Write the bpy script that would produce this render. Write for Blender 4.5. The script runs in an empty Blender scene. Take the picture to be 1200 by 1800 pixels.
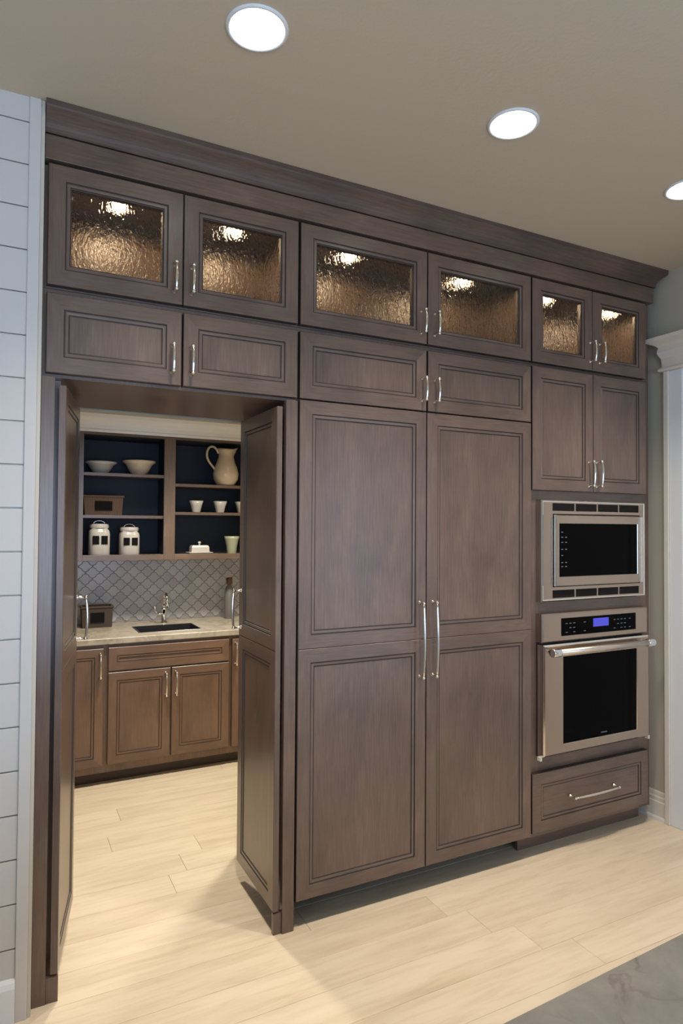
import bpy, math, random
from mathutils import Vector, Matrix
random.seed(7)
sc = bpy.context.scene
COL = sc.collection
PI = math.pi

# ---------------------------------------------------------------- camera
cam_d = bpy.data.cameras.new('camera')
cam = bpy.data.objects.new('camera', cam_d); COL.objects.link(cam)
Rv = Vector((0.88994412, -0.45602189, 0.00659571)); Uv = Vector((-0.01575904, -0.01629451, 0.99974304)); Fv = Vector((0.45579723, 0.88981938, 0.02168767))
mw = Matrix.Identity(4)
for i in range(3):
    mw[i][0] = Rv[i]; mw[i][1] = Uv[i]; mw[i][2] = -Fv[i]
mw[0][3], mw[1][3], mw[2][3] = 0, -2.4, 1.6
cam.matrix_world = mw
cam_d.sensor_fit = 'HORIZONTAL'; cam_d.sensor_width = 36; cam_d.lens = 36 * 1146.0 / 1200
cam_d.clip_start = 0.05
sc.camera = cam

# ---------------------------------------------------------------- world, exposure, daylight
sc.view_settings.view_transform = 'Standard'; sc.view_settings.look = 'None'
sc.view_settings.exposure = 0.0; sc.view_settings.gamma = 1; sc.view_settings.use_curve_mapping = False
w = bpy.data.worlds.new('sky'); sc.world = w; w.use_nodes = True
w.node_tree.nodes['Background'].inputs[0].default_value = (0.55, 0.74, 1, 1)
w.node_tree.nodes['Background'].inputs[1].default_value = 1.6

def area(name, loc, direction, sx, sy, power, color, spread=PI):
    d = bpy.data.lights.new(name, 'AREA'); d.shape = 'RECTANGLE'; d.size = sx; d.size_y = sy
    d.energy = power; d.color = color; d.spread = spread
    o = bpy.data.objects.new(name, d); COL.objects.link(o); o.location = loc
    o.rotation_euler = Vector(direction).to_track_quat('-Z', 'Z').to_euler()
    return o
DAY = (0.55, 0.72, 1.0)
# daylight at unseen windows, the right one added for blue door sheen (the openings are built below)
area('window_daylight', (3.16, -3.85, 1.25), (-1, 0.0, 0), 2.3, 2.0, 24, DAY)
area('window_daylight', (-0.1, -5.40, 1.35), (0, 1, 0), 3.2, 1.9, 112, DAY)
area('window_daylight', (-3.1, -3.0, 1.65), (1, 0, 0), 2.0, 1.5, 18, DAY)

# ---------------------------------------------------------------- materials
def mat(name, base, rough=0.5, metal=0.0, spec=0.5, **kw):
    m = bpy.data.materials.new(name); m.use_nodes = True
    b = m.node_tree.nodes['Principled BSDF']
    b.inputs['Base Color'].default_value = (*base, 1); b.inputs['Roughness'].default_value = rough
    b.inputs['Metallic'].default_value = metal; b.inputs['Specular IOR Level'].default_value = spec
    for k, v in kw.items(): b.inputs[k.replace('_', ' ')].default_value = v
    return m
def N(m, t, **props):
    n = m.node_tree.nodes.new(t)
    for k, v in props.items(): setattr(n, k, v)
    return n
def L(m, a, b): m.node_tree.links.new(a, b)
def bsdf(m): return m.node_tree.nodes['Principled BSDF']
def coords(m, scale, kind='Object'):
    tc = N(m, 'ShaderNodeTexCoord'); mp = N(m, 'ShaderNodeMapping'); mp.inputs['Scale'].default_value = scale
    L(m, tc.outputs[kind], mp.inputs['Vector']); return mp.outputs['Vector']
def noise(m, vec, scale, detail=4, rough=.55, dist=0):
    n = N(m, 'ShaderNodeTexNoise'); n.inputs['Scale'].default_value = scale; n.inputs['Detail'].default_value = detail
    n.inputs['Roughness'].default_value = rough; n.inputs['Distortion'].default_value = dist
    L(m, vec, n.inputs['Vector']); return n.outputs['Fac']
def ramp(m, fac, stops):
    r = N(m, 'ShaderNodeValToRGB'); e = r.color_ramp.elements
    while len(e) < len(stops): e.new(.5)
    for el, (p, c) in zip(e, stops): el.position = p; el.color = (*c, 1)
    L(m, fac, r.inputs[0]); return r.outputs[0]
def mixc(m, fac, a, b, mode='MIX'):
    x = N(m, 'ShaderNodeMix', data_type='RGBA', blend_type=mode)
    if isinstance(fac, (int, float)): x.inputs[0].default_value = fac
    else: L(m, fac, x.inputs[0])
    for i, v in ((6, a), (7, b)):
        if isinstance(v, tuple): x.inputs[i].default_value = (*v, 1)
        else: L(m, v, x.inputs[i])
    return x.outputs[2]
def bump(m, h, strength=.2, dist=.002):
    b = N(m, 'ShaderNodeBump'); b.inputs['Strength'].default_value = strength; b.inputs['Distance'].default_value = dist
    L(m, h, b.inputs['Height']); L(m, b.outputs['Normal'], bsdf(m).inputs['Normal'])

def wood(name, dark, light, axis, rough=.31, spec=.5, coat=.4):
    m = mat(name, light, rough, spec=spec)
    s = [1, 1, 1]; s[axis] = .05
    v = coords(m, tuple(s))
    fine = noise(m, v, 160, 5, .65); v2 = coords(m, (1, 1, .45) if axis == 2 else (.45, 1, 1))
    blotch = noise(m, v2, 5.5, 3, .6, .4)
    c1 = ramp(m, fine, [(.3, dark), (.7, light)])
    c2 = ramp(m, blotch, [(.32, (.76, .75, .77)), (.7, (1.2, 1.16, 1.12))])
    L(m, mixc(m, 1.0, c1, c2, 'MULTIPLY'), bsdf(m).inputs['Base Color'])
    bsdf(m).inputs['Coat Weight'].default_value = coat; bsdf(m).inputs['Coat Roughness'].default_value = .28
    r = N(m, 'ShaderNodeMapRange'); r.inputs[3].default_value = rough - .05; r.inputs[4].default_value = rough + .09
    L(m, blotch, r.inputs[0]); L(m, r.outputs[0], bsdf(m).inputs['Roughness'])
    bump(m, fine, .08, .001)
    return m
WD, WL = (.108, .070, .053), (.166, .113, .088)
WV = wood('grey_stained_wood', WD, WL, 2)
WH = wood('grey_stained_wood_rail', WD, WL, 0)
WC = wood('crown_wood', (.090, .058, .045), (.135, .092, .072), 0, .5, .35, 0)
WDk = mat('dark_glaze_gap_shade', (.038, .028, .026), .5)  # glaze in the grooves; painted gap shade on door edges and crown underside
WB = wood('brown_stained_wood', (.140, .082, .055), (.190, .117, .080), 2)
WBH = wood('brown_stained_wood_rail', (.140, .082, .055), (.190, .117, .080), 0)
WBD = mat('brown_glaze_gap_shade', (.055, .033, .022), .5)  # glaze in the grooves; painted gap shade on door edges
WIN = wood('cabinet_inside_wood', (.085, .058, .038), (.120, .082, .055), 2, .36)
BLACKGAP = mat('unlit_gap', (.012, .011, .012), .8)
NICKEL = mat('polished_nickel', (.78, .74, .68), .16, 1)
STEEL = mat('brushed_steel', (.50, .40, .325), .27, 1)
def brushed():
    v = coords(STEEL, (.02, 1, 1)); f = noise(STEEL, v, 900, 3); bump(STEEL, f, .05, .0005)
brushed()
STEELB = mat('bright_steel', (.82, .79, .74), .14, 1)
SATIN = mat('satin_steel_bar', (.72, .64, .55), .38, 1)
BGLASS = mat('black_glass', (.0008, .0008, .001), .08, spec=.05)
VENT = mat('vent_dark', (.012, .009, .008), .6, spec=.15)
KEY = mat('printed_key', (.16, .17, .2), .5)
DISPLAY = mat('blue_display', (.02, .02, .3), .3, Emission_Color=(.12, .13, .85, 1), Emission_Strength=.45)
CEIL = mat('ceiling_paint', (.56, .485, .37), .9, spec=.2)
bump(CEIL, noise(CEIL, coords(CEIL, (1, 1, 1)), 90, 3), .25, .003)
WALL = mat('greige_wall_paint', (.46, .43, .35), .85, spec=.2)
WHITE = mat('white_paint', (.72, .74, .75), .5)
SHIP = mat('shiplap_paint', (.57, .545, .515), .5)
CREAM = mat('cream_edge_paint', (.55, .51, .43), .5)
TRIMW = mat('warm_white_trim', (.66, .62, .55), .45)
COUNTER = mat('cream_stone', (.62, .52, .40), .25)
def stonec():
    v = coords(COUNTER, (1, 1, 1)); f = noise(COUNTER, v, 12, 6, .65, .8)
    L(COUNTER, ramp(COUNTER, f, [(.35, (.30, .255, .20)), (.55, (.42, .37, .30)), (.8, (.48, .44, .37))]), bsdf(COUNTER).inputs['Base Color'])
stonec()
ISL = mat('veined_grey_stone', (.3, .28, .25), .22)
def stonei():
    m = ISL; v = coords(m, (1, 1, 1))
    cloud = noise(m, v, 7, 5, .6, .5)
    base = ramp(m, cloud, [(.3, (.205, .19, .165)), (.7, (.36, .335, .30))])
    vn = N(m, 'ShaderNodeTexNoise'); vn.inputs['Scale'].default_value = 4.6; vn.inputs['Detail'].default_value = 6; vn.inputs['Distortion'].default_value = 1.6
    L(m, v, vn.inputs['Vector'])
    a = N(m, 'ShaderNodeMath', operation='SUBTRACT'); a.inputs[1].default_value = .5; L(m, vn.outputs['Fac'], a.inputs[0])
    b = N(m, 'ShaderNodeMath', operation='ABSOLUTE'); L(m, a.outputs[0], b.inputs[0])
    veins = ramp(m, b.outputs[0], [(.0, (.55, .45, .48)), (.022, (1, 1, 1))])
    brk = ramp(m, noise(m, v, 5, 2), [(.40, (0, 0, 0)), (.56, (1, 1, 1))])
    vv = mixc(m, brk, (1, 1, 1), veins)
    L(m, mixc(m, 1.0, base, vv, 'MULTIPLY'), bsdf(m).inputs['Base Color'])
stonei()
TILE = mat('arabesque_tile_glaze', (.50, .475, .45), .22)
def tilem():
    oi = N(TILE, 'ShaderNodeObjectInfo')
    L(TILE, ramp(TILE, oi.outputs['Random'], [(0, (.42, .41, .43)), (1, (.54, .525, .55))]), bsdf(TILE).inputs['Base Color'])
tilem()
GROUT = mat('tile_grout', (.37, .345, .33), .8)
SHELFIN = mat('dark_blue_grey_inside', (.031, .040, .062), .6, spec=.25)
CERAM = mat('cream_ceramic', (.66, .54, .40), .22)
CERAMW = mat('white_ceramic', (.54, .51, .475), .2)
GREENC = mat('pale_green_ceramic', (.36, .38, .27), .3)
BASK = mat('brown_basket', (.16, .095, .06), .8)
def baskm():
    v = coords(BASK, (1, 1, 1)); wv = N(BASK, 'ShaderNodeTexWave'); wv.inputs['Scale'].default_value = 40; wv.inputs['Distortion'].default_value = 4
    L(BASK, v, wv.inputs['Vector']); L(BASK, ramp(BASK, wv.outputs['Fac'], [(0, (.045, .026, .017)), (1, (.15, .092, .06))]), bsdf(BASK).inputs['Base Color'])
baskm()
BLK = mat('black_label', (.006, .006, .007), .8, spec=.1)
CHALK = mat('label_lettering', (.4, .4, .38), .6)
BRONZE = mat('brown_cap', (.13, .06, .03), .4)
GREYGL = mat('grey_glass_bottle', (.18, .17, .17), .15)
LAMP = mat('lamp_lens', (1, 1, 1), .5, Emission_Color=(1, .97, .92, 1), Emission_Strength=9)
PUCK = mat('puck_lens', (1, 1, 1), .5, Emission_Color=(1, .86, .66, 1), Emission_Strength=70)
SINKM = mat('dark_sink', (.02, .02, .022), .25)
CHROME = mat('chrome', (.8, .8, .82), .08, 1)

FLOOR = mat('pale_wood_plank', (.7, .55, .36), .34)
def floorm():
    m = FLOOR; oi = N(m, 'ShaderNodeObjectInfo'); tc = N(m, 'ShaderNodeTexCoord')
    ad = N(m, 'ShaderNodeVectorMath', operation='MULTIPLY_ADD'); ad.inputs[1].default_value = (1, 1, 1)
    sc_ = N(m, 'ShaderNodeVectorMath', operation='SCALE'); sc_.inputs[0].default_value = (37, 19, 5); L(m, oi.outputs['Random'], sc_.inputs['Scale'])
    L(m, tc.outputs['Object'], ad.inputs[0]); L(m, sc_.outputs[0], ad.inputs[2])
    mp = N(m, 'ShaderNodeMapping'); mp.inputs['Scale'].default_value = (.12, 1, 1); L(m, ad.outputs[0], mp.inputs[0]); v = mp.outputs[0]
    g = noise(m, v, 34, 6, .6, .5); big = noise(m, v, 7, 3, .5, 1.2)
    c = ramp(m, g, [(.3, (.66, .55, .415)), (.52, (.74, .63, .485)), (.75, (.77, .665, .52))])
    c2 = ramp(m, big, [(.33, (.90, .88, .85)), (.55, (1, 1, 1)), (.75, (1.03, 1.03, 1.04))])
    c3 = ramp(m, oi.outputs['Random'], [(0, (.96, .95, .94)), (.5, (.99, .985, .975)), (1, (1.02, 1.02, 1.02))])
    L(m, mixc(m, 1., mixc(m, 1., c, c2, 'MULTIPLY'), c3, 'MULTIPLY'), bsdf(m).inputs['Base Color'])
    bump(m, g, .05, .001)
floorm()
SUBF = mat('plank_joint', (.60, .46, .30), .7)

def rain_glass():
    m = bpy.data.materials.new('rain_glass'); m.use_nodes = True
    b = bsdf(m); b.inputs['Base Color'].default_value = (.95, .88, .78, 1); b.inputs['Roughness'].default_value = .02
    b.inputs['Transmission Weight'].default_value = 1; b.inputs['IOR'].default_value = 1.3; b.inputs['Specular IOR Level'].default_value = .3
    v = coords(m, (1, 1, .42)); h1 = noise(m, v, 105, 2, .5, .6)
    v3 = coords(m, (1, 1, .16)); h2 = noise(m, v3, 42, 1, .5, .2)
    h3 = noise(m, v, 250, 1, .5, .3); k3 = N(m, 'ShaderNodeMath', operation='MULTIPLY_ADD'); k3.inputs[1].default_value = .2; L(m, h3, k3.inputs[0]); L(m, h1, k3.inputs[2])
    a = N(m, 'ShaderNodeMath', operation='ADD'); L(m, k3.outputs[0], a.inputs[0]); L(m, h2, a.inputs[1])
    bump(m, a.outputs[0], 1.0, .0056)
    return m
RAIN = rain_glass()

# ---------------------------------------------------------------- mesh building
class MB:
    def __init__(s): s.v = []; s.f = []; s.m = []; s.mats = []; s.sm = []
    def mi(s, m):
        if m not in s.mats: s.mats.append(m)
        return s.mats.index(m)
    def face(s, idx, m, smooth=False): s.f.append(tuple(idx)); s.m.append(s.mi(m)); s.sm.append(smooth)
    def box(s, x0, x1, y0, y1, z0, z1, m):
        n = len(s.v)
        s.v += [(x0, y0, z0), (x1, y0, z0), (x1, y1, z0), (x0, y1, z0), (x0, y0, z1), (x1, y0, z1), (x1, y1, z1), (x0, y1, z1)]
        for q in ((3, 2, 1, 0), (4, 5, 6, 7), (0, 1, 5, 4), (1, 2, 6, 5), (2, 3, 7, 6), (3, 0, 4, 7)): s.face([n + i for i in q], m)
        return s
    def rings(s, rs, mats, closed=True, cap0=False, cap1=False, smooth=False):
        n = len(s.v); k = len(rs[0])
        for r in rs: s.v += [tuple(p) for p in r]
        for i in range(len(rs) - 1):
            m = mats[i] if isinstance(mats, list) else mats
            for j in range(k if closed else k - 1):
                j2 = (j + 1) % k
                s.face((n + i * k + j, n + i * k + j2, n + (i + 1) * k + j2, n + (i + 1) * k + j), m, smooth)
        m0 = mats[0] if isinstance(mats, list) else mats; m1 = mats[-1] if isinstance(mats, list) else mats
        if cap0: s.face([n + j for j in reversed(range(k))], m0)
        if cap1: s.face([n + (len(rs) - 1) * k + j for j in range(k)], m1)
        return s
    def lathe(s, prof, m, seg=32, c=(0, 0, 0), cap0=True, cap1=False, axis='z', sq=0):
        rs = []
        for r, h in prof:
            ring = []
            for j in range(seg):
                a = 2 * PI * j / seg; cx, cy = math.cos(a), math.sin(a)
                if sq:
                    k = (abs(cx) ** sq + abs(cy) ** sq) ** (-1 / sq); cx *= k; cy *= k
                p = (r * cx, r * cy, h) if axis == 'z' else ((h, r * cx, r * cy) if axis == 'x' else (r * cx, -h, r * cy))
                ring.append((p[0] + c[0], p[1] + c[1], p[2] + c[2]))
            rs.append(ring)
        return s.rings(rs, m, True, cap0, cap1, True)
    def tube(s, pts, rad, m, seg=12):
        pts = [Vector(p) for p in pts]; rs = []
        ref = None
        for i, p in enumerate(pts):
            d = (pts[min(i + 1, len(pts) - 1)] - pts[max(i - 1, 0)]).normalized()
            if ref is None: ref = d.orthogonal().normalized()
            ref = (ref - d * ref.dot(d)).normalized(); b = d.cross(ref)
            r = rad[i] if isinstance(rad, list) else rad
            rs.append([p + (ref * math.cos(2 * PI * j / seg) + b * math.sin(2 * PI * j / seg)) * r for j in range(seg)])
        return s.rings(rs, m, True, True, True, True)
    def ball(s, c, r, m, seg=14):
        n = 8
        return s.lathe([(max(1e-4, r * math.sin(PI * i / n)), -r * math.cos(PI * i / n)) for i in range(n + 1)], m, seg, c)
    def build(s, name, parent=None, loc=(0, 0, 0), rot=(0, 0, 0), bevel=0):
        me = bpy.data.meshes.new(name); me.from_pydata(s.v, [], s.f)
        for m in s.mats: me.materials.append(m)
        for p, i, sm in zip(me.polygons, s.m, s.sm): p.material_index = i; p.use_smooth = sm
        me.update()
        o = bpy.data.objects.new(name, me); COL.objects.link(o)
        o.location = loc; o.rotation_euler = rot
        if parent: o.parent = parent
        if bevel:
            b = o.modifiers.new('bevel', 'BEVEL'); b.width = bevel; b.segments = 2; b.limit_method = 'ANGLE'
        return o
def tag(o, label, cat, group=None):
    o['label'] = label; o['category'] = cat
    if group: o['group'] = group
    return o
def thing(name, label, cat, loc=(0, 0, 0), rz=0, group=None):
    o = bpy.data.objects.new(name, None); COL.objects.link(o); o.location = loc; o.rotation_euler = (0, 0, rz)
    o.empty_display_size = .1
    return tag(o, label, cat, group)
def struct(name, mb, **k):
    o = mb.build(name, **k); o['kind'] = 'structure'; return o
def inst(src, parent, loc, rot=(0, 0, 0), name=None):
    o = src.copy(); COL.objects.link(o); o.parent = parent; o.location = loc; o.rotation_euler = rot
    return o
def rect(x0, x1, z0, z1, y): return [(x0, y, z0), (x1, y, z0), (x1, y, z1), (x0, y, z1)]

# ---------------------------------------------------------------- setting
CZ = 3.015
fl = struct('floor', MB().box(-3.3, 3.4, -5.6, 2.6, -.05, -.012, SUBF))
PW = .166; pcount = 0
y = -5.5; row = 0
while y < 2.5:
    visible = y > -1.9
    rr = random.Random(row * 13 + 5)
    x = -3.2 if not visible else -1.2
    xend = 3.24 if y < .6 else 2.4
    if not visible:
        cuts = [-3.2, 0.0, 3.24]
    else:
        cuts = [-3.2]
        c = -1.4 + rr.random() * 1.6
        while c < xend - .5:
            cuts.append(c); c += 1.5 + rr.random() * .8
        cuts.append(xend)
        if -.56 < y < -.39:
            cuts = [-3.2, -.2, 1.835, 3.24]
    for a, b in zip(cuts, cuts[1:]):
        g = .0005
        hw, hl = PW / 2 - g, (b - a) / 2 - g
        m = MB(); m.rings([[(-hl, -hw, -.012), (hl, -hw, -.012), (hl, hw, -.012), (-hl, hw, -.012)],
                           [(-hl, -hw, -.0012), (hl, -hw, -.0012), (hl, hw, -.0012), (-hl, hw, -.0012)],
                           [(-hl + .001, -hw + .001, 0), (hl - .001, -hw + .001, 0), (hl - .001, hw - .001, 0), (-hl + .001, hw - .001, 0)]], FLOOR, True, False, True)
        m.build('floor_plank', fl, ((a + b) / 2, y + PW / 2, 0)); pcount += 1
    y += PW; row += 1

struct('ceiling', MB().box(-3.3, 3.4, -5.6, .7, CZ, CZ + .1, CEIL))
struct('ceiling_pantry', MB().box(-.7, 2.5, .66, 2.6, 2.62, 2.7, CEIL))
# shiplap wall, left of the cabinets
wl = struct('wall_left', MB().box(-3.3, .088, -.018, .62, 0, CZ, SHIP))
k = 0; z0 = .945 - .1419 * 6
zs = [z0 + .1419 * i for i in range(22)]
for i, z in enumerate(zs):
    za, zb = max(z, .0), min(z + .1419 - .0045, CZ)
    if zb <= 0.01: continue
    mb = MB().box(-1.6, 1.645, -.0125, 0, 0, zb - za, SHIP)
    mb.build('shiplap_board', wl, (-1.6, -.018, za), bevel=.001)
bbl = MB(); bbl.rings([[(-3.2, y_, z_) for y_, z_ in ((-.03, 0), (-.046, 0), (-.046, .115), (-.040, .13), (-.03, .142))], [(.045, y_, z_) for y_, z_ in ((-.03, 0), (-.046, 0), (-.046, .115), (-.040, .13), (-.03, .142))]], WHITE, True, True, True)
struct('baseboard_left', bbl)
struct('trim_1', MB().box(.045, .080, -.036, -.018, 0, CZ, SHIP), bevel=.002)
struct('trim_2', MB().box(.080, .092, -.030, -.0185, 0, CZ, CREAM), bevel=.001)
# right wall with an added window opening, doorway and casing
wr = MB()
def wall_x(mb, x0, x1, y0, y1, z1, holes, m):
    ys = sorted({y0, y1} | {h[0] for h in holes} | {h[1] for h in holes})
    for a, b in zip(ys, ys[1:]):
        hs = [h for h in holes if h[0] <= a and h[1] >= b]
        if not hs: mb.box(x0, x1, a, b, 0, z1, m)
        else:
            if hs[0][2] > 0: mb.box(x0, x1, a, b, 0, hs[0][2], m)
            mb.box(x0, x1, a, b, hs[0][3], z1, m)
wall_x(wr, 3.22, 3.34, -5.5, .7, CZ, [(-1.05, -.13, 0, 2.46), (-5.05, -2.65, .20, 2.50)], WALL)
struct('wall_right', wr)
wb = MB()
for a, b, h in ((-3.3, -1.75, 0), (-1.75, 1.55, 1), (1.55, 3.34, 0)):
    if h: wb.box(a, b, -5.6, -5.5, 0, .35, WALL); wb.box(a, b, -5.6, -5.5, 2.55, CZ, WALL)
    else: wb.box(a, b, -5.6, -5.5, 0, CZ, WALL)
struct('wall_back', wb)
wo = MB(); wall_x(wo, -3.3, -3.2, -5.5, 0, CZ, [(-4.05, -1.95, .85, 2.45)], WALL); struct('wall_far_left', wo)
def window(name, horiz, a0, a1, z0, z1, c):
    mb = MB(); t = .06
    def bar(p0, p1, q0, q1):
        if horiz: mb.box(p0, p1, c - .04, c + .04, q0, q1, WHITE)
        else: mb.box(c - .04, c + .04, p0, p1, q0, q1, WHITE)
    bar(a0, a1, z0, z0 + t); bar(a0, a1, z1 - t, z1); bar(a0, a0 + t, z0 + t, z1 - t); bar(a1 - t, a1, z0 + t, z1 - t)
    mid = (a0 + a1) / 2; bar(mid - .03, mid + .03, z0 + t, z1 - t)
    struct(name, mb)
window('added_window_1', False, -5.05, -2.65, .20, 2.50, 3.28)  # unseen window added to give the refrigerator doors a blue sheen
window('window_2', True, -1.75, 1.55, .35, 2.55, -5.55)
window('window_3', False, -4.05, -1.95, .85, 2.45, -3.25)
struct('wall_partition', MB().box(1.035, 3.22, .64, .70, 0, CZ, WALL).box(.088, 1.035, .64, .70, 2.10, CZ, WALL).box(-.7, .088, .62, .70, 0, CZ, WALL))
struct('wall_pantry_left', MB().box(-.7, -.6, .70, 2.6, 0, 2.7, WALL))
struct('wall_pantry_right', MB().box(2.4, 2.5, .70, 2.6, 0, 2.7, WALL))
struct('wall_far', MB().box(-.6, 2.4, 2.51, 2.6, 0, 2.7, WALL))
# baseboard on the right wall
prof = [(0, 0), (.016, 0), (.016, .095), (.011, .10), (.011, .118), (.006, .125), (.004, .145), (0, .152)]
bb = MB(); bb.rings([[(3.22 - p, yy, z) for p, z in prof] for yy in (.62, -.028)], TRIMW, True, True, True)
bb.rings([[(3.204 - p, yy, z) for p, z in ((0, 0), (.014, 0), (.010, .012), (0, .02))] for yy in (.62, -.028)], TRIMW, True, True, True)
struct('baseboard_right', bb)
# doorway at the right edge: door slab, casing legs and moulded head
dr = struct('door_1', MB().box(3.245, 3.285, -1.05, -.13, .005, 2.46, WHITE))
pm = MB()
for z0_, z1_ in ((.25, 1.0), (1.15, 2.3)):
    R_ = []
    for ins, d in ((0, 0), (.012, .012), (.03, .012), (.05, .0)):
        R_.append([(3.2445 + d * .0 - (0.0 if d == 0 else .006), yy, zz) for yy, zz in ((-.27 - ins, z0_ + ins), (-.91 + ins, z0_ + ins), (-.91 + ins, z1_ - ins), (-.27 - ins, z1_ - ins))])
    pm.rings(R_, WHITE, True, False, True)
pm.build('door_panel', dr)
cs = MB()
for ya, yb in ((-.028, -.135), (-1.045, -1.15)):
    s = 1 if yb > ya else -1
    o0, o1 = (ya, yb) if ya > yb else (yb, ya)
    cs.box(3.193, 3.22, min(ya, ya - .03), max(ya, ya - .03), 0, 2.46, TRIMW) if ya > -.5 else cs.box(3.193, 3.22, yb, yb + .03, 0, 2.46, TRIMW)
    cs.box(3.203, 3.22, yb if ya > -.5 else yb + .03, ya - .03 if ya > -.5 else ya, 0, 2.46, WHITE)
struct('trim_3', cs, bevel=.003)
cap = [(0, 2.460), (.016, 2.460), (.020, 2.468), (.016, 2.476), (.004, 2.482), (.004, 2.50), (.006, 2.53), (.016, 2.548), (.022, 2.565), (.018, 2.582), (.016, 2.592), (.030, 2.606), (.050, 2.616), (.066, 2.622), (.066, 2.642), (0, 2.650)]
cm = MB(); cm.rings([[(3.22, -.028 + p, z), (3.193 - p, -.028 + p, z), (3.193 - p, -1.15 - p, z), (3.22, -1.15 - p, z)] for p, z in cap], TRIMW, True, True, True)
struct('trim_4', cm)

# ---------------------------------------------------------------- cabinet doors, handles
PR = [(.0, .0022), (.0022, 0), (.054, 0), (.0555, .0035), (.0580, .0038), (.0600, .0022), (.0690, .0028), (.0705, .0060), (.0735, .0065), (.0745, .0055)]
def front(w, h, cells, vm, hm, dk, t=.02, fw=None, glass=False, edge=None):
    """door front: w x h, front at y=0, cells = list of (z0, z1) stacked frames; returns frame MB and list of panel MBs"""
    mb = MB(); pans = []
    k = 1.0 if fw is None else fw / .054
    for (c0, c1) in cells:
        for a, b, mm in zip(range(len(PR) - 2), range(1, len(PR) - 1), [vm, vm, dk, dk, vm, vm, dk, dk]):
            def rr(i):
                ins = PR[i][0] if i < 2 else PR[i][0] - .054 + .054 * k
                return rect(ins, w - ins, c0 + ins, c1 - ins, PR[i][1])
            q = [rr(a), rr(b)]
            n = len(mb.v); mb.v += q[0] + q[1]
            for j in range(4):
                m2 = mm
                if mm is vm and j in (0, 2): m2 = hm
                j2 = (j + 1) % 4
                mb.face((n + j, n + j2, n + 4 + j2, n + 4 + j), m2)
        ins = PR[-2][0] - .054 + .054 * k
        if not glass:
            pn = MB(); i2 = ins + .001
            pn.rings([rect(ins, w - ins, c0 + ins, c1 - ins, .0065), rect(i2, w - i2, c0 + i2, c1 - i2, .0055)], vm, True, False, True)
            pn.rings([rect(ins, w - ins, c0 + ins, c1 - ins, .013)], vm, True, True, False)
            pans.append((pn, c0, c1, ins))
        else:
            # opening: inner reveal and thin stop
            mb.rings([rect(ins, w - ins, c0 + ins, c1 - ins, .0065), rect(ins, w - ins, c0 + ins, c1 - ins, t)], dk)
    # edges and back
    z0, z1 = cells[0][0], cells[-1][1]
    e = .0022
    o = [(0, e, z0), (w, e, z0), (w, e, z1), (0, e, z1)]; bk = [(0, t, z0), (w, t, z0), (w, t, z1), (0, t, z1)]
    mb.rings([bk, o], edge or dk)  # edges coloured dark so the gaps between doors look shaded
    if glass: mb.rings([rect(ins, w - ins, z0 + ins, z1 - ins, t), bk], vm)
    else: mb.rings([bk, bk], vm, True, True, False)
    return mb, pans, ins
def pull_mesh(length, rad=.0055, out=.036, bow=.006):
    mb = MB(); n = 14
    for s in (-1, 1):
        zc = s * length / 2
        mb.lathe([(.0088, 0), (.0088, .003), (.0045, .006), (.0045, out - .004), (.0065, out)], NICKEL, 14, (0, 0, zc), axis='y', cap1=True)
        mb.ball((0, -out, zc), .0078, NICKEL)
    pts = []; rads = []
    for i in range(n + 1):
        u = i / n * 2 - 1
        pts.append((0, -out - bow * (1 - u * u), u * length / 2)); rads.append(rad * (.78 + .35 * (1 - u * u)))
    mb.tube(pts, rads, NICKEL, 12)
    return mb
PULLS = {}
def add_pull(length, parent, loc, rot=(0, 0, 0), name='handle'):
    key = round(length, 3)
    if key not in PULLS:
        o = pull_mesh(length, .0062 if length > .2 else .0055).build(name); PULLS[key] = o
        o.parent = parent; o.location = loc; o.rotation_euler = rot; return o
    o = PULLS[key].copy(); COL.objects.link(o); o.name = name; o.parent = parent; o.location = loc; o.rotation_euler = rot
    return o
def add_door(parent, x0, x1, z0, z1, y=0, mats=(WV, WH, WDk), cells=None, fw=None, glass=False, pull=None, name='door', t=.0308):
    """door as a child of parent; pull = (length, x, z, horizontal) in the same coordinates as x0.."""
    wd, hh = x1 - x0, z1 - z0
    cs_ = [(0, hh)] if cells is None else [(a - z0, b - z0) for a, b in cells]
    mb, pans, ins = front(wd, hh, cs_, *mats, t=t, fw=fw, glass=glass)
    d = mb.build(name, parent, (x0, y, z0))
    for pn, *_ in pans: pn.build('panel', d)
    if glass:
        g = MB().box(ins - .004, wd - ins + .004, .011, .015, ins - .004, hh - ins + .004, RAIN)
        g.build('glass_pane', d)
    if pull:
        ln, px, pz, hz = pull
        add_pull(ln, d, (px - x0, 0, pz - z0), (0, PI / 2, 0) if hz else (0, 0, 0))
    return d
def open_box(x0, x1, y0, y1, z0, z1, t, m_in, m_out, divider=None):
    """hollow carcass, open at the front (y0)"""
    mb = MB()
    mb.box(x0, x0 + t, y0, y1, z0, z1, m_in); mb.box(x1 - t, x1, y0, y1, z0, z1, m_in)
    mb.box(x0 + t, x1 - t, y0, y1, z0, z0 + t, m_in); mb.box(x0 + t, x1 - t, y0, y1, z1 - t, z1, m_in)
    mb.box(x0 + t, x1 - t, y1 - .006, y1, z0 + t, z1 - t, m_in)
    return mb
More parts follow.
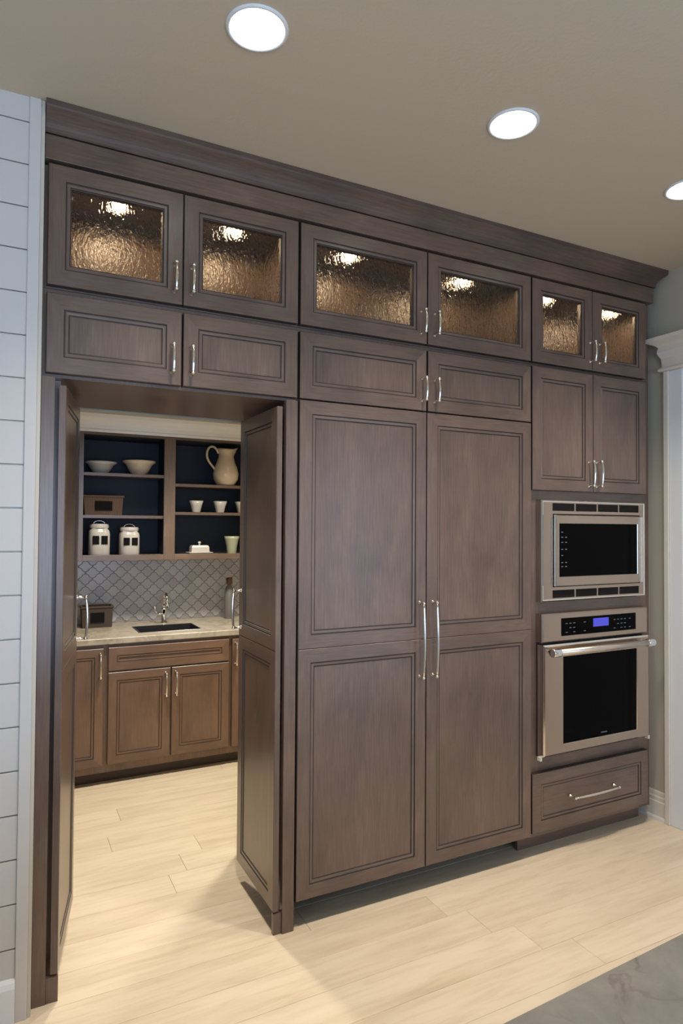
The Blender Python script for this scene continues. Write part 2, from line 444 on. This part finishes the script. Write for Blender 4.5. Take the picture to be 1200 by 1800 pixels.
def face_frame(x0, x1, z0, z1, holes, y=.031, t=.018, dep=WV, hm=WH):
    """flat frame on the front of a carcass with rectangular openings (grid-free: cut by columns)"""
    mb = MB()
    xs = sorted({x0, x1} | {h[0] for h in holes} | {h[1] for h in holes})
    for a, b in zip(xs, xs[1:]):
        hs = sorted([h for h in holes if h[0] <= a + 1e-6 and h[1] >= b - 1e-6], key=lambda h: h[2])
        z = z0
        for h in hs:
            if h[2] > z + 1e-6: mb.box(a, b, y, y + t, z, h[2], hm)
            z = h[3]
        if z1 > z + 1e-6: mb.box(a, b, y, y + t, z, z1, dep if not hs else hm)
    return mb

# display cabinets with glass doors (top row)
def puck(parent, x, y, z):
    p = MB(); p.lathe([(.036, 0), (.036, -.010), (.030, -.014), (.021, -.012)], STEELB, 28, (0, 0, 0), cap0=False)
    p.lathe([(.0208, -.0118), (.001, -.0118)], PUCK, 28, (0, 0, 0), cap0=False)
    o = p.build('puck_light', parent, (x, y, z))
    d = bpy.data.lights.new('puck_lamp', 'SPOT'); d.energy = 3.9; d.color = (1, .76, .50); d.spot_size = math.radians(179); d.spot_blend = .2; d.shadow_soft_size = .022
    l = bpy.data.objects.new('puck_lamp', d); COL.objects.link(l); l.parent = parent; l.location = (x, y, z - .022)
def display_cabinet(label, x0, x1, doors, pucks, split):
    t = thing('display_cabinet', label, 'cabinet', (x0, 0, 2.408))
    X = lambda v: v - x0
    Z = lambda v: v - 2.408
    W = x1 - x0
    cb = open_box(0, W, .0488, .36, 0, Z(2.832), .018, WIN, WV)
    cb.box(0, W, .36, .6, 0, Z(2.832), WV)
    cb.build('carcass', t)
    face_frame(0, W, 0, Z(2.832), [(.03, split - x0 - .012, .03, Z(2.80)), (split - x0 + .012, doors[1][1] - x0 - .02, .03, Z(2.80))]).build('face_frame', t)
    for a, b, px in doors:
        add_door(t, X(a), X(b), Z(2.414), Z(2.828), glass=True, pull=(.098, X(px), Z(2.508), False))
    for px in pucks: puck(t, X(px), .135, Z(2.8135))
    return t
display_cabinet('glass-fronted display cabinet lit inside, above the pantry doorway', .094, 1.0335, [(.107, .5635, .533), (.5675, 1.028, .596)], (.353, .80), .5655)
display_cabinet('glass-fronted display cabinet lit inside, above the panelled refrigerator', 1.034, 2.2695, [(1.039, 1.6525, 1.622), (1.6585, 2.264, 1.694)], (1.328, 1.95), 1.6555)
display_cabinet('narrow glass-fronted display cabinet lit inside, above the oven tower', 2.270, 3.147, [(2.275, 2.6835, 2.667), (2.6875, 3.092, 2.735)], (2.478, 2.95), 2.6855)
# blank cabinets (second row)
def blank_cabinet(label, x0, x1, doors, split, z0=2.103):
    t = thing('wall_cabinet', label, 'cabinet', (x0, 0, z0))
    MB().box(0, x1 - x0, .0495, .6, 0, 2.4065 - z0, WH).build('carcass', t)
    face_frame(0, x1 - x0, 0, 2.4065 - z0, []).build('face_frame', t)
    for a, b, px in doors:
        add_door(t, a - x0, b - x0, 2.114 - z0, 2.386 - z0, pull=(.098, px - x0, 2.208 - z0, False))
blank_cabinet('short wood-fronted cabinet over the pantry doorway', .094, 1.0335, [(.107, .5625, .527), (.5695, 1.028, .597)], .566)
blank_cabinet('short wood-fronted cabinet directly above the refrigerator doors', 1.034, 2.2695, [(1.039, 1.6505, 1.627), (1.6600, 2.264, 1.694)], 1.655, 2.1105)

# tall oven tower
T = thing('oven_tower', 'tall cabinet holding the microwave and oven, drawer at the bottom', 'cabinet', (2.27, 0, 0))
X = lambda v: v - 2.27
tw = MB()
tw.box(0, .018, .0495, .6, .09, 2.4065, WV); tw.box(X(3.129), X(3.147), .031, .6, .09, 2.4065, WV)
tw.box(.018, X(3.129), .58, .6, .09, 2.4065, WV)
for z in (.09, .435, 1.195, 1.755, 2.388): tw.box(.018, X(3.129), .0495, .58, z, z + .018, WH)
tw.build('carcass', T)
face_frame(0, X(3.1285), .09, 2.4065, [(X(2.345), X(3.062), 1.25, 1.72), (X(2.345), X(3.062), .495, 1.165)]).build('face_frame', T)
MB().box(0, X(3.147), .10, .118, 0, .09, WH).build('toe_kick', T)
add_door(T, X(2.275), X(2.6875), 1.784, 2.392, pull=(.125, X(2.655), 1.876, False))
add_door(T, X(2.6925), X(3.092), 1.784, 2.392, pull=(.125, X(2.712), 1.876, False))
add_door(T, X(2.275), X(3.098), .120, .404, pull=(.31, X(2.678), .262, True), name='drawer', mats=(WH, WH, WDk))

# refrigerator with two tall panelled doors
F = thing('refrigerator', 'built-in refrigerator behind two tall panelled wood doors', 'refrigerator', (1.034, 0, 0))
X = lambda v: v - 1.034
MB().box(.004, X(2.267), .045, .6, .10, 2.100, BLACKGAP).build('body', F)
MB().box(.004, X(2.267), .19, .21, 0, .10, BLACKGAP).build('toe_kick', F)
MB().box(.0, X(1.0385), .024, .044, .10, 2.1, WV).build('side_trim', F)
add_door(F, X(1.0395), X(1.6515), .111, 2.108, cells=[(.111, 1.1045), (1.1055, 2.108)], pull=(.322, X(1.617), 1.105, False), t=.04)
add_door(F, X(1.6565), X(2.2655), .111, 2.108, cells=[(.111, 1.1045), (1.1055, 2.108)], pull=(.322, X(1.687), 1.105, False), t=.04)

# crown: frieze board and cove
C = thing('crown_molding', 'dark wood frieze and cove crown running along the cabinet tops', 'molding', (.094, 0, 2.834))
X0, X1 = 0, 3.155 - .094
MB().box(X0, X1 - .004, -.004, .6, .005, .088, WH).build('frieze', C, bevel=.001)
cp = [(-.004, .0905), (.010, .0905), (.010, .098), (.012, .108), (.017, .119), (.026, .131), (.038, .143), (.050, .152), (.054, .156), (.056, .162), (.056, .1805)]
pr2 = [(p, z) for p, z in cp]
cv = MB(); cv.rings([[(X0, .6, z), (X0, -.0 - p, z), (X1 + p - .004, -.0 - p, z), (X1 + p - .004, .6, z)] for p, z in pr2], [WDk] + [WC] * 20, True, True, True)  # first ring, the underside, is coloured dark as a shadow line
cv.build('cove', C)

# pantry doorway frame (posts, base blocks, side panels)
D = thing('doorway_frame', 'grey wood posts and side panels framing the pantry opening', 'door frame', (.094, 0, 0))
X = lambda v: v - .094
MB().box(0, X(.137), .006, .030, 0, 2.102, WV).build('post', D, bevel=.001)
MB().box(X(.982), X(1.031), .004, .030, 0, 2.102, WV).build('post', D, bevel=.001)
MB().box(X(.1375), X(.176), .008, .0305, 0, .083, WV).build('base_block', D, bevel=.001)
MB().box(X(.948), X(.9815), .012, .032, 0, .083, WV).build('base_block', D, bevel=.001)
MB().box(0, X(.136), .031, .075, 0, 2.102, WV).box(0, X(.160), .075, .62, 0, 2.102, WV).build('side_panel', D)
MB().box(X(1.010), X(1.031), .031, .62, 0, 2.102, WV).build('side_panel', D)
# the two pantry doors, swung inwards
def pantry_door(label, loc, rz, px):
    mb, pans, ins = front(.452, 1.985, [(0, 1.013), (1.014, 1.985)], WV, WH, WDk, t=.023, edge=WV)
    t = mb.build('pantry_door', None, loc, (0, 0, rz)); tag(t, label, 'door')
    for pn, *_ in pans: pn.build('panel', t)
    add_pull(.165, t, (px, 0, 1.135))
pantry_door('panelled pantry door swung inward on the left, seen nearly edge on', (.174, .010, .09), math.radians(79.2), .415)
pantry_door('panelled pantry door swung inward beside the refrigerator', (.945, .462, .09), -PI / 2, .035)

# ---------------------------------------------------------------- microwave and oven
Mw = thing('microwave', 'built-in steel microwave with vent slots above and below its black door', 'microwave', (2.326, -.006, 1.234))
X = lambda v: v - 2.326
Z = lambda v: v - 1.234
tk = MB()
fr = [(X(2.326), X(3.072), 0, Z(1.738))]
W_, H_ = X(3.072), Z(1.738)
in_ = (X(2.400), X(3.030), Z(1.305), Z(1.668))
tk.rings([rect(0, W_, 0, H_, .0365), rect(0, W_, 0, H_, .004), rect(.006, W_ - .006, .006, H_ - .006, -.002),
          rect(.012, W_ - .012, .012, H_ - .012, 0), rect(.05, W_ - .04, .06, H_ - .065, 0), rect(in_[0], in_[1], in_[2], in_[3], 0), rect(in_[0], in_[1], in_[2], in_[3], .02)],
         [STEEL, STEELB, STEELB, STEEL, STEEL, VENT], True, False, True)
tk.build('trim_frame', Mw)
xs = [X(2.400) + i * .158 for i in range(4)]
slot = None
for z in (Z(1.683), Z(1.252)):
    for x in xs:
        s = MB(); s.box(0, .146, -.0015, .004, 0, .038, VENT)
        for kk in range(3): s.box(.002, .144, -.003, .0, .006 + kk * .0115, .010 + kk * .0115, STEEL if False else VENT)
        s.build('vent_slot', Mw, (x, 0, z))
md = MB(); dx0, dx1, dz0, dz1 = X(2.404), X(3.026), Z(1.310), Z(1.663)
md.rings([rect(dx0, dx1, dz0, dz1, .012), rect(dx0, dx1, dz0, dz1, -.016), rect(dx0 + .004, dx1 - .004, dz0 + .004, dz1 - .004, -.02), rect(dx0 + .020, dx1 - .036, dz0 + .046, dz1 - .042, -.02), rect(dx0 + .022, dx1 - .038, dz0 + .048, dz1 - .044, -.017)], [STEELB, STEELB, STEEL, STEELB], True, False, False)
md.box(dx1 - .022, dx1 - .004, -.026, -.0195, dz0 + .004, dz1 - .004, STEELB)
mdo = md.build('door', Mw)
g = MB().box(dx0 + .021, dx1 - .037, -.0175, -.006, dz0 + .047, dz1 - .043, BGLASS).build('door_glass', mdo)
kp = MB()
for zz, n in ((.235, 1), (.21, 2), (.185, 2), (.15, 2), (.12, 1), (.085, 2), (.065, 2)):
    for i in range(n): kp.box(dx0 + .035 + i * .026, dx0 + .047 + i * .026, -.0182, -.0175, dz0 + zz + .03, dz0 + zz + .034, KEY)
kp.build('keypad', mdo)['kind'] = 'stuff'

Ov = thing('oven', 'built-in steel wall oven with round bar handle and blue clock display', 'oven', (2.324, -.006, .480))
X = lambda v: v - 2.324
Z = lambda v: v - .480
W_ = .756
ob = MB()
ob.rings([rect(0, W_, Z(1.036), Z(1.176), .0365), rect(0, W_, Z(1.036), Z(1.176), -.002), rect(.006, W_ - .006, Z(1.042), Z(1.170), -.008)], STEEL, True, False, True)
ob.build('control_panel', Ov)
cpo = MB().box(X(2.450), X(2.984), -.0105, -.004, Z(1.063), Z(1.150), BGLASS)
cpo.build('control_glass', Ov)
MB().box(X(2.667), X(2.778), -.0118, -.0103, Z(1.096), Z(1.138), DISPLAY).build('display', Ov, bevel=.0004)
kk = MB()
for bx, n in ((2.475, 3), (2.60, 1), (2.815, 4), (2.93, 1)):
    for i in range(n):
        for zz in (1.078, 1.100, 1.122):
            if (i * 7 + int(zz * 1000)) % 5: kk.box(X(bx) + i * .026, X(bx) + i * .026 + .014, -.0112, -.0104, Z(zz), Z(zz) + .003, KEY)
kk.build('keypad', Ov)['kind'] = 'stuff'
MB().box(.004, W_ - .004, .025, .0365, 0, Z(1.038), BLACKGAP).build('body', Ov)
od = MB(); a, b, c, d = 0, W_, .006, Z(1.026)
od.rings([rect(a, b, c, d, .024), rect(a, b, c, d, -.012), rect(a + .008, b - .008, c + .008, d - .008, -.019), rect(X(2.450), X(2.983), Z(.534), Z(.964), -.019), rect(X(2.452), X(2.981), Z(.536), Z(.962), -.016)], [STEELB, STEELB, STEEL, STEELB], True, True, False)
odo = od.build('door', Ov)
og = MB().box(X(2.4515), X(2.9815), -.0165, -.010, Z(.5355), Z(.9625), BGLASS); og.build('door_glass', odo)
lg = MB()
for i in range(7): lg.box(X(2.716) + i * .0062, X(2.716) + i * .0062 + .0038, -.0172, -.0165, Z(.553), Z(.553) + .006, KEY)
lg.build('maker_mark', odo)['kind'] = 'stuff'
hb = MB(); zc = Z(.998)
hb.tube([(X(2.350), -.068, zc), (X(3.030), -.068, zc)], .0150, SATIN, 20)
for xx in (X(2.352), X(3.022)):
    hb.lathe([(.020, -.024), (.0215, -.018), (.0215, .018), (.020, .024)], CHROME, 24, (xx, -.068, zc), axis='x', cap0=True, cap1=True)
    hb.lathe([(.012, -.002), (.012, .052)], CHROME, 18, (xx, -.018, zc), axis='y', cap0=False)
hb.build('handle', odo)
for xx in (-.014, W_ + .002): MB().box(xx, xx + .012, -.008, .012, -.012, .006, TRIMW).build('corner_tab', Ov)

# ---------------------------------------------------------------- recessed ceiling lights
def downlight(label, x, y, z, power, parent_name='recessed_light', r=.078, spot=True):
    t = thing(parent_name, label, 'ceiling light', (x, y, z), group='round recessed lights in the kitchen ceiling' if spot else None)
    m = MB(); m.lathe([(r + .011, 0), (r + .011, -.004), (r + .005, -.007), (r, -.005), (r - .001, .0)], WHITE, 48, cap0=False)
    m.build('trim_ring', t)
    q = MB(); q.lathe([(r, -.0035), (r * .5, -.0045), (.001, -.005)], LAMP, 48, cap0=False); q.build('lens', t)
    d = bpy.data.lights.new('downlight', 'SPOT'); d.energy = power; d.color = (1, .87, .71); d.spot_size = math.radians(104); d.spot_blend = 1; d.shadow_soft_size = .07
    l = bpy.data.objects.new('downlight', d); COL.objects.link(l); l.parent = t; l.location = (0, 0, -.03)
LX = (.611, 1.556, 2.500)
for x, lab in zip(LX, ('nearest of three recessed ceiling lights, above the pantry doorway', 'middle of three recessed ceiling lights, above the refrigerator', 'farthest recessed ceiling light, cut by the right edge of the photo')):
    downlight(lab, x, -.662, CZ, 108)
# pantry ceiling lamp (hidden by the header, lights the pantry)
for x in (.75, 1.5):
    d = bpy.data.lights.new('pantry_lamp', 'SPOT'); d.energy = 135; d.color = (1, .92, .76); d.spot_size = math.radians(124); d.spot_blend = .9; d.shadow_soft_size = .08
    l = bpy.data.objects.new('pantry_lamp', d); COL.objects.link(l); l.location = (x, 1.22, 2.58)

# ---------------------------------------------------------------- island
ic = thing('island_counter', 'polished grey veined stone worktop in the near right corner', 'countertop', (.25, -2.34, .88), rz=math.radians(2.7))
sl = MB(); hx, hy = 1.10, .63
sl.rings([[(-hx + i, -hy + i, z), (hx - i, -hy + i, z), (hx - i, hy - i, z), (-hx + i, hy - i, z)] for i, z in ((.003, 0), (0, .003), (0, .037), (.003, .04))], ISL, True, True, True)
sl.build('slab', ic)
ib = thing('island_cabinet', 'island base cabinet under the grey stone worktop', 'cabinet', (.25, -2.34, 0), rz=math.radians(2.7))
MB().box(-1.05, 1.05, -.58, .58, .09, .88, WV).build('carcass', ib)
MB().box(-1.01, 1.01, -.52, .52, 0, .09, WH).build('toe_kick', ib)

# ---------------------------------------------------------------- pantry base cabinets
BM = (WB, WBH, WBD)
def base_cab(label, x0, x1, fronts, top=.858):
    t = thing('base_cabinet', label, 'cabinet', (x0, 1.86, 0))
    MB().box(0, x1 - x0, .021, .64, .10, top, WB).build('carcass', t)
    face_frame(0, x1 - x0, .075, .858, [], y=.0025, dep=WB, hm=WBH).build('face_frame', t)
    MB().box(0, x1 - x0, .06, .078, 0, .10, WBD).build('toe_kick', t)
    for nm, a, b, c, d, pl_ in fronts:
        add_door(t, a - x0, b - x0, c, d, y=-.018, t=.02, mats=BM, pull=pl_ and (pl_[0], pl_[1] - x0, pl_[2], False), name=nm, fw=.050)
base_cab('brown pantry base cabinet left of the sink cabinet', -.10, .5555, [('door', -.08, .215, .12, .838, None), ('door', .225, .540, .12, .838, (.14, .520, .735))])
base_cab('brown pantry sink base cabinet with two doors below a wide panel', .556, 1.3455, [('drawer_front', .568, 1.336, .696, .840, None), ('door', .569, .947, .123, .686, (.14, .917, .585)), ('door', .957, 1.336, .123, .686, (.14, .981, .585))], .66)
base_cab('brown pantry base cabinet beyond the sink, mostly hidden by the right door', 1.346, 1.95, [('door', 1.358, 1.93, .12, .838, (.14, 1.378, .74))])
# worktop with sink cut-out
ct = thing('pantry_counter', 'cream stone worktop in the pantry around the sink', 'countertop', (.0, 1.835, .862))
sx0, sx1, sy0, sy1 = .775, 1.175, .125, .40
cb = MB(); ax, bx_ = -.15, 1.97; dd = .665
o_ = [(ax, 0), (bx_, 0), (bx_, dd), (ax, dd)]; i_ = [(sx0, sy0), (sx1, sy0), (sx1, sy1), (sx0, sy1)]
def P(q, z, e=0):
    cx, cy = sum(p[0] for p in q) / 4, sum(p[1] for p in q) / 4
    return [(p[0] + (e if p[0] < cx else -e), p[1] + (e if p[1] < cy else -e), z) for p in q]
cb.rings([P(i_, 0), P(o_, 0, .004), P(o_, .004), P(o_, .034), P(o_, .038, .004), P(i_, .038, -.001), P(i_, .037), P(i_, 0)], COUNTER)
cb.build('slab', ct)
sk = MB(); s_ = P([(a_, b_ + 1.835) for a_, b_ in i_], 0)
def PP(z, e): return [(p[0] + (e if p[0] < .9 else -e), p[1] + (e if p[1] < 2.0 else -e), z) for p in s_]
sk.rings([PP(.9002, -.006), PP(.903, -.004), PP(.903, .004), PP(.70, .008), PP(.69, .02)], SINKM, True, False, True)
sk.rings([PP(.9002, -.006), PP(.9002, .001), PP(.68, .002), PP(.68, .02)], SINKM, True, False, True)
sk.lathe([(.028, .6905), (.028, .693), (.02, .694), (.018, .6915)], CHROME, 24, (.975, 2.10, 0), cap1=True)
tag(sk.build('sink'), 'dark undermount sink set in the cream pantry worktop', 'sink')
fc = thing('faucet', 'small chrome faucet with side lever behind the pantry sink', 'faucet', (1.005, 2.335, .900))
b1 = MB(); b1.lathe([(.026, 0), (.026, .006), (.018, .012), (.0165, .09), (.019, .095), (.019, .105), (.012, .112)], CHROME, 24, cap1=True); b1.build('base', fc)
n = 12; pts = [(0, 0, .10), (0, 0, .15)] + [(0, -.05 + .05 * math.cos(PI * i / n * .95), .165 + .05 * math.sin(PI * i / n * .95)) for i in range(n + 1)] + [(0, -.103, .150)]
b2 = MB().tube(pts, .0105, CHROME, 14); b2.lathe([(.013, 0), (.015, .01), (.015, .03), (.012, .034)], CHROME, 18, (0, -.103, .122), cap1=True); b2.build('spout', fc)
b3 = MB().tube([(-.012, 0, .065), (-.045, 0, .068)], .010, CHROME, 12); b3.tube([(-.045, 0, .068), (-.062, .0, .10), (-.066, 0, .125)], [.006, .005, .006], CHROME, 10); b3.build('lever', fc)

# ---------------------------------------------------------------- arabesque backsplash
bs = struct('wall_backsplash', MB().box(-.15, 1.95, 2.503, 2.51, .900, 1.42, GROUT))
tw_, th_ = .094, .090
def lantern(s=1.0):
    # ogee lantern outline with pointed left/right/top/bottom ends
    q = []
    W2, H2 = tw_ / 2 * s, th_ / 2 * s
    pts = [(0, 1), (.08, .83), (.28, .76), (.44, .65), (.5, .5), (.56, .35), (.72, .24), (.92, .17), (1, 0)]
    quad = [(x * W2, z * H2) for x, z in pts]
    q += quad
    q += [(x, -z) for x, z in reversed(quad[:-1])]
    q += [(-x, -z) for x, z in quad[1:]]
    q += [(-x, z) for x, z in reversed(quad[1:-1])]
    return q
tm = MB(); o1 = lantern(.955); o2 = lantern(.90)
tm.rings([[(x, 0, z) for x, z in reversed(o1)], [(x, -.004, z) for x, z in reversed(o1)], [(x, -.006, z) for x, z in reversed(o2)]], TILE, True, False, True)
tsrc = None
rowi = 0; z = .945
while z < 1.38:
    x = .40 + (tw_ / 2 if rowi % 2 else 0)
    while x < 1.66:
        if tsrc is None: tsrc = tm.build('tile', bs, (x, 2.503, z))
        else: inst(tsrc, bs, (x, 2.503, z))
        x += tw_
    z += th_ / 2; rowi += 1

# ---------------------------------------------------------------- pantry open wall cabinet
U = thing('open_wall_cabinet', 'open pantry shelf cabinet with dark blue inside, above the tiles', 'cabinet', (.40, 2.16, 1.36))
X = lambda v: v - .40
Z = lambda v: v - 1.36
ub = MB()
ub.box(0, X(1.64), .02, .34, 0, .016, WV)
ub.box(0, X(1.64), .02, .34, Z(2.195), Z(2.21), SHELFIN)
ub.box(0, X(1.64), .325, .34, .016, Z(2.195), SHELFIN)
ub.box(0, .012, .02, .325, .016, Z(2.195), SHELFIN); ub.box(X(1.628), X(1.64), .02, .325, .016, Z(2.195), SHELFIN)
ub.box(X(.985), X(1.010), .02, .325, .016, Z(2.195), SHELFIN)
ub.box(.012, X(1.628), .02, .325, .016, Z(1.392), WV)
ub.build('carcass', U)
face_frame(0, X(1.64), 0, Z(2.21), [(X(.440), X(.960), Z(1.398), Z(2.195)), (X(1.037), X(1.600), Z(1.398), Z(2.195))], y=0, t=.02).build('face_frame', U, bevel=.001)
for a_, b_, z_ in ((.412, .985, 1.945), (.412, .985, 1.663), (1.010, 1.628, 1.890), (1.010, 1.628, 1.692)):
    MB().box(X(a_) + .001, X(b_) - .001, .021, .324, Z(z_) - .020, Z(z_), WH).build('shelf', U)
# white crown above the open shelves
wp = [(0, 2.212), (.010, 2.212), (.012, 2.228), (.008, 2.236), (.012, 2.26), (.026, 2.285), (.046, 2.305), (.05, 2.325), (.056, 2.335), (.066, 2.352), (.066, 2.42), (0, 2.45)]
wc = MB(); wc.rings([[(xx, 2.165 - p, z) for p, z in wp] + [(xx, 2.30, 2.45), (xx, 2.30, 2.212)] for xx in (.0, 1.95)], mat('soft_white_crown', (.86, .86, .88), .45), True, True, True)
struct('trim_5', wc)

# ---------------------------------------------------------------- things on the pantry shelves
def bowl(label, x, y, z, r, h, m):
    o = MB(); o.lathe([(r * .42, 0), (r * .40, h * .10), (r * .50, h * .14), (r * .66, h * .42), (r * .80, h * .74), (r * 1.0, h * .90), (r, h), (r * .97, h), (r * .76, h * .80), (r * .6, h * .45), (r * .3, h * .25), (.001, h * .22)], m, 40)
    return tag(o.build('bowl', loc=(x, y, z)), label, 'bowl')
bowl('cream wide-rimmed bowl nearer the left door on the top shelf', .560, 2.285, 1.945, .104, .080, CERAMW)
bowl('cream footed bowl on the top shelf beside the cabinet divider', .812, 2.285, 1.945, .112, .098, CERAM)
def basket(label, x, y, z, w, d, h, m, plate):
    t = thing('basket', label, 'basket', (x, y, z))
    b = MB(); e = .008
    def q(i, s, zz): return [(-w / 2 * s + i, -d / 2 * s + i, zz), (w / 2 * s - i, -d / 2 * s + i, zz), (w / 2 * s - i, d / 2 * s - i, zz), (-w / 2 * s + i, d / 2 * s - i, zz)]
    b.rings([q(0, .94, 0), q(0, .97, h * .5), q(0, 1, h), q(e, 1, h), q(e, .95, .01)], m, True, True, True)
    b.build('body', t)
    r_ = MB(); r_.rings([q(-.003, 1, h - .012), q(-.006, 1, h - .006), q(-.003, 1, h + .002), q(e + .001, 1, h + .002), q(e + .001, 1, h - .012)], m, True); r_.build('rim', t)
    MB().box(-w * .22, w * .22, -.004, .002, h * .25, h * .72, plate).build('label_plate', t, loc=(0, -d / 2 * .995, 0))
basket('brown woven basket with black plate on the middle shelf', .572, 2.29, 1.663, .250, .18, .130, BASK, BLK)
def jar(label, x, y, z, r, h):
    t = thing('jar', label, 'jar', (x, y, z))
    b = MB(); b.lathe([(r * .9, 0), (r, h * .04), (r, h * .66), (r * .93, h * .76), (r * .80, h * .80), (r * .80, h * .83)], CERAMW, 32, cap1=True, sq=3.2); b.build('body', t)
    l = MB(); l.lathe([(r * .90, h * .825), (r * .92, h * .84), (r * .92, h * .93), (r * .85, h * .955), (r * .25, h * .965)], CERAMW, 32, cap1=True); l.build('lid', t)
    kb = MB(); kb.tube([(r * .55 * math.cos(a), -.0, h * .955 + r * .32 * math.sin(a)) for a in [PI * i / 10 for i in range(11)]], .003, STEELB, 8); kb.build('wire_bail', t)
    p = MB(); yy = -r * 1.0 - .002
    for s in (-1, 1): p.box(s * r * .40 - r * .30, s * r * .40 + r * .30, yy, yy + .006, h * .34, h * .60, BLK)
    p.box(-r * .12, r * .12, yy + .001, yy + .006, h * .38, h * .56, CHALK)
    p.build('label_plate', t)
jar('taller white lidded jar with black label on the bottom shelf', .552, 2.26, 1.392, .068, .222)
jar('shorter white lidded jar with black label, beside the taller one', .748, 2.26, 1.392, .066, .200)
def cup(label, x, y, z, r, h, m=CERAMW):
    o = MB(); o.lathe([(r * .55, 0), (r * .58, h * .05), (r * .80, h * .6), (r, h), (r * .93, h), (r * .72, h * .5), (r * .45, h * .1)], m, 28, cap1=True, sq=3)
    return tag(o.build('cup', loc=(x, y, z)), label, 'cup', 'small white cups on the right shelf')
cup('small white tapered cup nearest the cabinet divider', 1.205, 2.24, 1.692, .048, .083)
cup('small white tapered cup standing under the pitcher', 1.380, 2.24, 1.692, .048, .083)
cup('small white cup half hidden behind the right pantry door', 1.545, 2.24, 1.692, .048, .083)
bd = thing('butter_dish', 'white lidded butter dish on the bottom right shelf', 'butter dish', (1.235, 2.255, 1.392))
b = MB(); b.rings([[(-w_, -d_, z_), (w_, -d_, z_), (w_, d_, z_), (-w_, d_, z_)] for w_, d_, z_ in ((.06, .035, 0), (.088, .055, .012), (.086, .053, .016), (.06, .035, .006))], CERAMW, True, True, True); b.build('plate', bd, bevel=.002)
b = MB(); b.rings([[(-w_, -d_, z_), (w_, -d_, z_), (w_, d_, z_), (-w_, d_, z_)] for w_, d_, z_ in ((.066, .038, .010), (.064, .036, .050), (.056, .030, .064))], CERAMW, True, True, True)
b.lathe([(.007, .062), (.006, .072), (.012, .080), (.011, .088), (.003, .092)], CERAMW, 16, cap1=True); b.build('lid', bd, bevel=.003)
vz = MB(); vz.lathe([(.032, 0), (.034, .004), (.038, .05), (.050, .105), (.056, .128), (.051, .128), (.034, .05), (.02, .01)], GREENC, 30, cap1=True)
tag(vz.build('planter', loc=(1.475, 2.25, 1.392)), 'pale green flared pot beside the butter dish', 'pot')
# pitcher
pt = thing('pitcher', 'cream pitcher with looped handle on the upper right shelf', 'pitcher', (1.422, 2.245, 1.890))
pb = MB(); prf = [(.050, 0), (.068, .010), (.088, .045), (.094, .085), (.084, .130), (.066, .175), (.055, .210), (.052, .232), (.058, .255), (.066, .272)]
seg = 40; rs = []
for r_, h_ in prf:
    ring = []
    for j in range(seg):
        a = 2 * PI * j / seg; k_ = max(0, math.cos(a)) ** 6 * max(0, (h_ - .20) / .07)
        ring.append(((r_ + .028 * k_) * math.cos(a), r_ * math.sin(a), h_ + .014 * k_ - .006 * (max(0, (h_ - .2) / .07)) * math.sin(a) ** 2))
    rs.append(ring)
rs += [[(x_ * .93, y_ * .93, z_) for x_, y_, z_ in rs[-1]], [(x_ * .85, y_ * .85, z_ - .03) for x_, y_, z_ in rs[-2]]]
pb.rings(rs, CERAM, True, True, True, True); pb.build('body', pt)
hp = []
for p0, p1, p2, p3 in [((-.056, .235), (-.075, .30), (-.135, .30), (-.142, .235)), ((-.142, .235), (-.148, .17), (-.098, .15), (-.080, .112))]:
    for i in range(10):
        u = i / 9; v_ = 1 - u
        hp.append((v_ ** 3 * p0[0] + 3 * v_ * v_ * u * p1[0] + 3 * v_ * u * u * p2[0] + u ** 3 * p3[0], 0, v_ ** 3 * p0[1] + 3 * v_ * v_ * u * p1[1] + 3 * v_ * u * u * p2[1] + u ** 3 * p3[1]))
MB().tube(hp[:9] + hp[10:], .0085, CERAM, 12).build('handle', pt)
# on the pantry worktop
basket('dark brown box with black plate on the worktop beside the left door', .555, 2.36, .900, .200, .12, .142, mat('dark_box_weave', (.05, .035, .025), .8), BLK)
bt = thing('bottle', 'grey bottle with brown cap at the right end of the pantry worktop', 'bottle', (1.50, 2.38, .900))
b = MB(); b.lathe([(.030, 0), (.034, .006), (.034, .20), (.026, .235), (.014, .25), (.013, .262)], GREYGL, 28, cap1=True); b.build('body', bt)
b = MB(); b.lathe([(.022, .258), (.024, .262), (.024, .300), (.020, .306)], BRONZE, 24, cap1=True); b.build('cap', bt)
print('planks', pcount)
